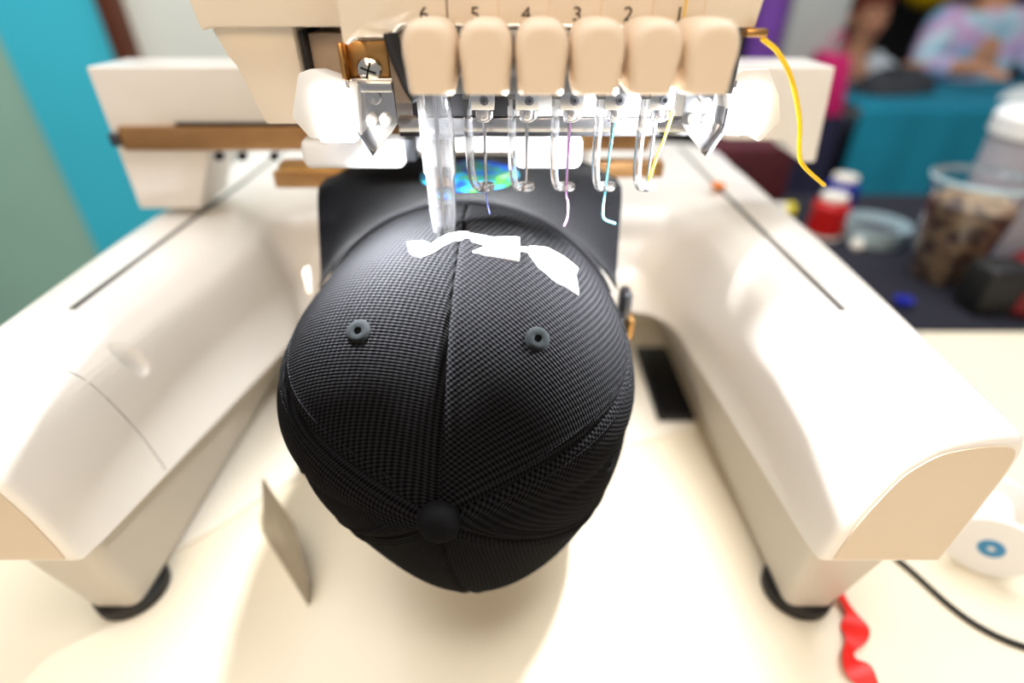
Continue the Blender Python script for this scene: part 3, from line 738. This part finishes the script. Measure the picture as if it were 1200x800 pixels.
# low glass dish with a pale lid knob and dark content
ds = thing('glass_dish', (.575, .775, 0), 'low clear glass dish between the red spool and the cup', 'dish')
lathe('bowl', [(.036, .001), (.042, .003), (.046, .022), (.047, .030), (.044, .030), (.043, .023), (.039, .006), (.0, .005)], (.575, .775, 0), 'pale_blue', ds, n=30)
lathe('dark_content', [(.0, .0065), (.034, .0065), (.038, .016), (.02, .0185), (0, .019)], (.575, .775, 0), 'charcoal', ds, n=24)
tag(lathe('bead', [(0, 0), (.007, .002), (.010, .008), (.007, .015), (0, .0175)], (.536, .742, 0), 'spool_top', None, n=18), 'round cream bead on the table right of the red spool', 'bead')
tag(lathe('bead', [(0, 0), (.008, .002), (.012, .010), (.008, .019), (0, .0215)], (.560, .845, 0), 'pale_shirt', None, n=18), 'round pale blue bead behind the glass dish', 'bead')
# tapered clear cup filled with scraps
cp = thing('plastic_cup', (.60, .655, 0), 'clear plastic cup full of brown thread scraps', 'cup')
lathe('cup_wall', [(.034, .001), (.036, 0), (.0505, .128), (.0525, .130), (.0525, .133), (.0485, .133), (.034, .003), (0, .002)], (.60, .655, 0), 'clear', cp, n=36)
lathe('scraps', [(0, .0035), (.0325, .0040), (.0455, .103), (.035, .111), (.015, .107), (0, .112)], (.60, .655, 0), 'scraps', cp, n=30)
lathe('rim_band', [(.0528, .1285), (.0545, .1295), (.0545, .1335), (.0528, .1345), (.0528, .1285)], (.60, .655, 0), 'pale_blue', cp, n=36)
# grey jar with white lid behind the cup
jr = thing('lidded_jar', (.735, .745, 0), 'tall grey jar with a white lid behind the plastic cup', 'jar')
lathe('jar_body', [(.055, 0), (.058, .004), (.062, .15), (.060, .168), (0, .168)], (.735, .745, 0), 'jar_grey', jr, n=32)
lathe('lid', [(.0645, .160), (.066, .162), (.066, .184), (.060, .190), (0, .192)], (.735, .745, 0), 'white_plastic', jr, n=32)
# folded red bag in front of the jar
rb = thing('red_pouch', (.688, .575, 0), 'dark red cloth pouch with a black zip at the right edge', 'pouch')
V = []
for k, (z, sx, sy) in enumerate([(0.0027, .075, .040), (.012, .084, .047), (.04, .080, .043), (.065, .066, .030), (.082, .050, .014), (.086, .046, .006)]):
    for j in range(28):
        a = 2 * PI * j / 28; c_, s_ = math.cos(a), math.sin(a)
        rx = abs(c_) ** .7 * (1 if c_ > 0 else -1); ry = abs(s_) ** .7 * (1 if s_ > 0 else -1)
        V.append((.688 + rx * sx + .003 * math.sin(5 * a + k), .575 + ry * sy + .002 * math.sin(7 * a + 2 * k), z))
F = [[k * 28 + j, k * 28 + (j + 1) % 28, (k + 1) * 28 + (j + 1) % 28, (k + 1) * 28 + j] for k in range(5) for j in range(28)] + [list(range(28))[::-1], [140 + j for j in range(28)]]
mesh_obj('pouch_body', V, F, 'dark_red', rb)
tube('zip', catmull([(.632, .536, .060), (.66, .530, .047), (.69, .531, .040), (.73, .536, .038)], 5), .003, 'rubber', rb, n=6)
tag(lathe('bobbin', [(.003, 0), (.011, 0), (.011, .0015), (.006, .002), (.006, .010), (.011, .0105), (.011, .012), (.003, .012), (.003, 0)], (.505, .575, 0), 'blue_thread', None, n=20), 'small blue bobbin between the right arm and the cup', 'bobbin')
tag(rbox('maroon_box', (.345, .90, .0027), (.490, .965, .105), 'maroon', None, bevel=.004), 'dark maroon box at the far table edge behind the right arm', 'box')

# ================================================================== FAR BOOTH
ft = thing('far_table', (1.6, 2.0, -.75), 'long table under a teal cloth across the aisle', 'table')
rbox('table_top', (1.10, 1.77, -.03), (2.85, 2.25, -.003), 'grey_cabinet', ft, bevel=.003)
for x in (1.16, 2.79):
    for y in (1.83, 2.2): rbox('leg', (x - .02, y - .02, -.75), (x + .02, y + .02, -.03), 'steel_dark', ft, bevel=.003)
V = []; NX_, = (80,)
for i in range(NX_):
    x = 1.085 + 1.78 * i / (NX_ - 1); f_ = .012 * math.sin(i * .9) + .006 * math.sin(i * 2.3)
    V += [(x, 2.26, -.002), (x, 2.26, .002), (x, 1.76, .002), (x, 1.752, -.006), (x, 1.745 + f_ * .4, -.2), (x, 1.74 + f_, -.74), (x, 1.745 + f_, -.74), (x, 1.756, -.01), (x, 1.764, -.002)]
tag(mesh_obj('tablecloth', V, grid_faces(NX_, 9), 'teal_cloth', None), 'teal cloth hanging in folds over the far table', 'tablecloth')
nt2 = thing('side_table', (.85, 2.0, -.75), 'low table under a navy cloth left of the teal one', 'table')
rbox('table_top', (.62, 1.80, -.066), (1.06, 2.2, -.0405), 'board_frame', nt2, bevel=.003)
V = []
for i in range(30):
    x = .61 + .46 * i / 29; f_ = .012 * math.sin(i * 1.1)
    V += [(x, 2.2, -.036), (x, 1.79, -.034), (x, 1.785 + f_, -.74), (x, 1.79 + f_, -.74), (x, 1.796, -.038), (x, 2.2, -.04)]
mesh_obj('navy_drape', V, grid_faces(30, 6), 'navy_cloth', nt2)
tag(rbox('storage_cabinet', (.865, 1.90, -.0315), (1.045, 2.16, .80), 'grey_cabinet', None, bevel=.02, seg=3), 'pale grey cabinet standing on the navy side table', 'cabinet')
pr = thing('purple_roll', (.80, 1.90, -.0325), 'upright purple fabric roll left of the grey cabinet', 'fabric')
lathe('fabric_winding', [(.040, .0), (.050, .005), (.050, .80), (.040, .805)], (.80, 1.90, -.0325), 'purple', pr, n=24)
lathe('roll_core', [(.012, .805), (.012, .85), (.008, .85), (.008, .805)], (.80, 1.90, -.0325), 'spool_top', pr, n=16)
tag(lathe('balloon', [(0, 0), (.06, .012), (.11, .06), (.125, .13), (.10, .20), (.05, .235), (0, .245)], (2.00, 3.05, .19), 'yellow', None, n=24), 'round yellow balloon against the dark backdrop', 'balloon')
bg = thing('magenta_bag', (1.0, 1.84, -.0335), 'magenta shopping bag on the navy table edge', 'bag')
prism('bag_body', [(.945, -.0325), (1.058, -.0325), (1.035, .135), (.955, .145)], 1.80, 1.88, 'magenta', bg, bevel=.008)
tube('handle', catmull([(.975, 1.84, .148), (.985, 1.84, .19), (1.01, 1.84, .19), (1.02, 1.84, .146)], 5), .004, 'magenta', bg, n=8)
# heap of dark cloth and crumpled tissue on the teal table
def blob(name, loc, sx, sy, sz, m, label, cat, seed):
    rnd = random.Random(seed); V = []; a1, a2, a3 = [rnd.uniform(0, 6) for _ in range(3)]
    for k in range(9):
        th = PI / 2 * k / 8
        for j in range(26):
            a = 2 * PI * j / 26; f_ = 1 + .14 * math.sin(3 * a + a1 + th * 2) + .08 * math.sin(7 * a + a2 + 3 * th) + .06 * math.sin(11 * a + a3 - 2 * th)
            V.append((loc[0] + sx * math.cos(th) * math.cos(a) * f_, loc[1] + sy * math.cos(th) * math.sin(a) * f_, loc[2] + sz * math.sin(th) * f_))
    F = [[k * 26 + j, k * 26 + (j + 1) % 26, (k + 1) * 26 + (j + 1) % 26, (k + 1) * 26 + j] for k in range(8) for j in range(26)] + [list(range(26))[::-1]]
    return tag(mesh_obj(name, V, F, m, None, angle=60), label, cat)
blob('cloth_heap', (1.30, 2.0, .003), .13, .07, .07, 'charcoal', 'heap of dark grey cloth on the teal table', 'cloth', 3)
blob('tissue', (1.68, 1.86, .003), .09, .05, .035, 'tissue', 'crumpled white tissue at the front of the teal table', 'tissue', 5)
blob('snack_pile', (2.12, 1.9, .003), .10, .06, .05, 'dark_red', 'small dark pile of cloth on the teal table at far right', 'cloth', 8)

# ================================================================== PEOPLE
def skin_obj(name, nodes, edges, m, parent, root, levels=2):
    names_ = list(nodes); idx = {k: i for i, k in enumerate(names_)}
    base = Vector(nodes[root][0])
    me = bpy.data.meshes.new(name)
    me.from_pydata([Vector(nodes[k][0]) - base for k in names_], [(idx[a], idx[b]) for a, b in edges], [])
    o = bpy.data.objects.new(name, me); o.location = base; link(o, parent)
    md = o.modifiers.new('skin', 'SKIN'); md.use_smooth_shade = True
    for k in names_:
        r = nodes[k][1]; me.skin_vertices[0].data[idx[k]].radius = r if isinstance(r, tuple) else (r, r)
    me.skin_vertices[0].data[idx[root]].use_root = True
    sd = o.modifiers.new('sub', 'SUBSURF'); sd.levels = levels; sd.render_levels = levels
    # bake the surface so the object is a plain mesh
    dg = bpy.context.evaluated_depsgraph_get(); me2 = bpy.data.meshes.new_from_object(o.evaluated_get(dg))
    o.modifiers.clear(); o.data = me2; me2.name = name
    me2.materials.clear(); me2.materials.append(MATS[m])
    for p in me2.polygons: p.use_smooth = True
    return o

def person(x, y, sc, label, shirt, hair, reach, lean, turn=0.0, long_sleeve=False, stool_m='steel_dark', stool=''):
    """seated figure facing -Y behind the far table; reach: (left hand, right hand) as offsets from the chest"""
    fz = -.75; hip = Vector((x, y + .02, fz + .50 * sc + .02))
    t = thing('person', (x, y, fz), label, 'person')
    L = lambda dx, dy, dz: Vector((x + dx * sc, y + dy * sc, hip.z + dz * sc))
    ly = -lean
    chest = L(0, ly * .6, .34); neckb = L(0, ly, .50); neck = L(0, ly * 1.05, .56); jaw = L(0, ly * 1.1 - .02, .62); skull = L(0, ly * 1.1, .70); crown_ = L(0, ly * 1.1 + .01, .76)
    N = {'hip': (hip, (.15 * sc, .11 * sc)), 'waist': (L(0, ly * .2, .16), (.125 * sc, .09 * sc)), 'chest': (chest, (.145 * sc, .10 * sc)), 'neckb': (neckb, (.07 * sc, .06 * sc)), 'neck': (neck, .046 * sc),
         'jaw': (jaw, (.058 * sc, .062 * sc)), 'skull': (skull, (.074 * sc, .086 * sc)), 'crown': (crown_, (.055 * sc, .065 * sc)), 'nose': (L(0, ly * 1.1 - .088, .648), .010 * sc)}
    E = [('hip', 'waist'), ('waist', 'chest'), ('chest', 'neckb'), ('neckb', 'neck'), ('neck', 'jaw'), ('jaw', 'skull'), ('skull', 'crown'), ('jaw', 'nose')]
    hands = []
    for sgn, tag_, hand in ((-1, 'l', reach[0]), (1, 'r', reach[1])):
        sh = L(sgn * .165, ly * .95, .445); wr = Vector(hand)
        mid = (sh + wr) / 2 + Vector((sgn * .06 * sc, .05 * sc, -.07 * sc))
        d = (wr - mid).normalized(); side = d.cross(Vector((0, 0, 1))).normalized()
        N['sh' + tag_] = (sh, .062 * sc); N['el' + tag_] = (mid, .043 * sc); N['wr' + tag_] = (wr, .028 * sc)
        palm = wr + d * .05 * sc; N['pa' + tag_] = (palm, (.036 * sc, .017 * sc))
        E += [('chest', 'sh' + tag_), ('sh' + tag_, 'el' + tag_), ('el' + tag_, 'wr' + tag_), ('wr' + tag_, 'pa' + tag_)]
        for q, ln in enumerate((.060, .072, .066, .050)):
            o_ = (q - 1.5) * .019 * sc
            a = palm + d * .03 * sc + side * o_; b = a + d * ln * .55 * sc + Vector((0, 0, -.008 * sc)); c = b + d * ln * .45 * sc + Vector((0, 0, -.018 * sc))
            for nm, p, r in (('a', a, .0095), ('b', b, .0085), ('c', c, .007)): N[f'f{tag_}{q}{nm}'] = (p, r * sc)
            E += [('pa' + tag_, f'f{tag_}{q}a'), (f'f{tag_}{q}a', f'f{tag_}{q}b'), (f'f{tag_}{q}b', f'f{tag_}{q}c')]
        tb_ = palm - side * sgn * .034 * sc; tc_ = tb_ + d * .03 * sc - side * sgn * .014 * sc
        N['ta' + tag_] = (tb_, .011 * sc); N['tb' + tag_] = (tc_, .009 * sc); E += [('pa' + tag_, 'ta' + tag_), ('ta' + tag_, 'tb' + tag_)]
        hp_ = L(sgn * .09, 0, -.01); kn = L(sgn * .11, -.40, .0); kn.z = hip.z; an = Vector((kn.x, kn.y + .04 * sc, fz + .08)); to = Vector((an.x, an.y - .14 * sc, fz + .035))
        N['hp' + tag_] = (hp_, .088 * sc); N['kn' + tag_] = (kn, .058 * sc); N['an' + tag_] = (an, .038 * sc); N['to' + tag_] = (to, .030 * sc)
        E += [('hip', 'hp' + tag_), ('hp' + tag_, 'kn' + tag_), ('kn' + tag_, 'an' + tag_), ('an' + tag_, 'to' + tag_)]
    body = skin_obj('body', N, E, 'skin', t, 'hip')
    # shirt over torso and sleeves
    S = {k: (v[0], (v[1][0] * 1.16, v[1][1] * 1.42) if isinstance(v[1], tuple) else v[1] * 1.2) for k, v in N.items() if k in ('hip', 'waist', 'chest', 'shl', 'shr')}
    S['neckb'] = (neckb - Vector((0, 0, .03 * sc)), (.085 * sc, .072 * sc))
    SE = [('hip', 'waist'), ('waist', 'chest'), ('chest', 'neckb'), ('chest', 'shl'), ('chest', 'shr')]
    for tag_ in 'lr':
        a, b = N['sh' + tag_][0], N['el' + tag_][0]; e = b if long_sleeve else a.lerp(b, .75)
        S['sl' + tag_] = (e, .056 * sc); SE.append(('sh' + tag_, 'sl' + tag_))
        if long_sleeve:
            S['cu' + tag_] = (b.lerp(N['wr' + tag_][0], .85), .042 * sc); SE.append(('sl' + tag_, 'cu' + tag_))
    skin_obj('shirt', S, SE, shirt, t, 'hip')
    T = {'hip': (hip - Vector((0, 0, .01)), (.165 * sc, .122 * sc))}; TE = []
    for tag_ in 'lr':
        for k, r in (('hp', .098), ('kn', .070), ('an', .054)): T[k + tag_] = (N[k + tag_][0], r * sc)
        TE += [('hip', 'hp' + tag_), ('hp' + tag_, 'kn' + tag_), ('kn' + tag_, 'an' + tag_)]
    skin_obj('trousers', T, TE, 'trousers', t, 'hip')
    # hair cap with a fringe line and eyes, mouth, ears
    V = []; c = skull + Vector((0, .008 * sc, .008 * sc))
    for k in range(13):
        th = PI * k / 12
        for j in range(24):
            a = 2 * PI * j / 24; front = max(0, -math.sin(a))
            r = Vector((.088 * math.sin(th) * math.cos(a), .101 * math.sin(th) * math.sin(a), .102 * math.cos(th))) * sc
            if r.z < .02 * sc and front > .2: r = r * (1 - .45 * min(1, (.02 * sc - r.z) / (.05 * sc)) * front)
            V.append(c + r)
    F = [[k * 24 + j, k * 24 + (j + 1) % 24, (k + 1) * 24 + (j + 1) % 24, (k + 1) * 24 + j] for k in range(12) for j in range(24)]
    mesh_obj('hair', V, F, hair, t, angle=80)
    for sgn in (-1, 1):
        e = L(sgn * .030, ly * 1.1 - .080, .672); lathe('eye', [(0, -.009 * sc), (.008 * sc, -.004 * sc), (.009 * sc, 0), (.008 * sc, .004 * sc), (0, .007 * sc)], e, 'eye', t, n=12, axis=(0, -1, 0))
        a = L(sgn * .083, ly * 1.1 + .002, .655); lathe('ear', [(0, -.006 * sc), (.022 * sc, -.004 * sc), (.026 * sc, .002 * sc), (.016 * sc, .007 * sc), (0, .004 * sc)], a, 'skin', t, n=14, axis=(sgn, -.4, 0))
    tube('mouth', catmull([L(-.024, ly * 1.1 - .073, .612), L(0, ly * 1.1 - .081, .609), L(.024, ly * 1.1 - .073, .612)], 4), .0055 * sc, 'lip', t, n=6)
    # stool the figure sits on
    s = thing('stool', (x, y + .02, fz), f'low round wooden stool under the person in the {stool}', 'stool')
    top = hip.z - .155 * sc
    lathe('seat', [(.16, top - .03), (.17, top - .025), (.17, top - .004), (.16, top)], (x, y + .02, 0), 'wood_brown', s, n=24)
    for k in range(4):
        a = PI / 4 + k * PI / 2; tube('leg', [(x + .11 * math.cos(a), y + .02 + .11 * math.sin(a), top - .03), (x + .15 * math.cos(a), y + .02 + .15 * math.sin(a), fz)], .012, stool_m, s, n=8)
    return t
person(1.78, 2.42, .96, 'seated person in a pale blue and pink tie-dyed shirt', 'tie_dye', 'hair_dark', ((1.62, 2.12, .06), (1.92, 2.12, .06)), .10, long_sleeve=True, stool='tie-dyed shirt')
person(1.38, 2.52, .80, 'smaller seated person in a pale long-sleeved top with reddish hair', 'pale_shirt', 'hair_red', ((1.19, 2.12, .05), (1.46, 2.18, .05)), .14, long_sleeve=True, stool='pale long-sleeved top')
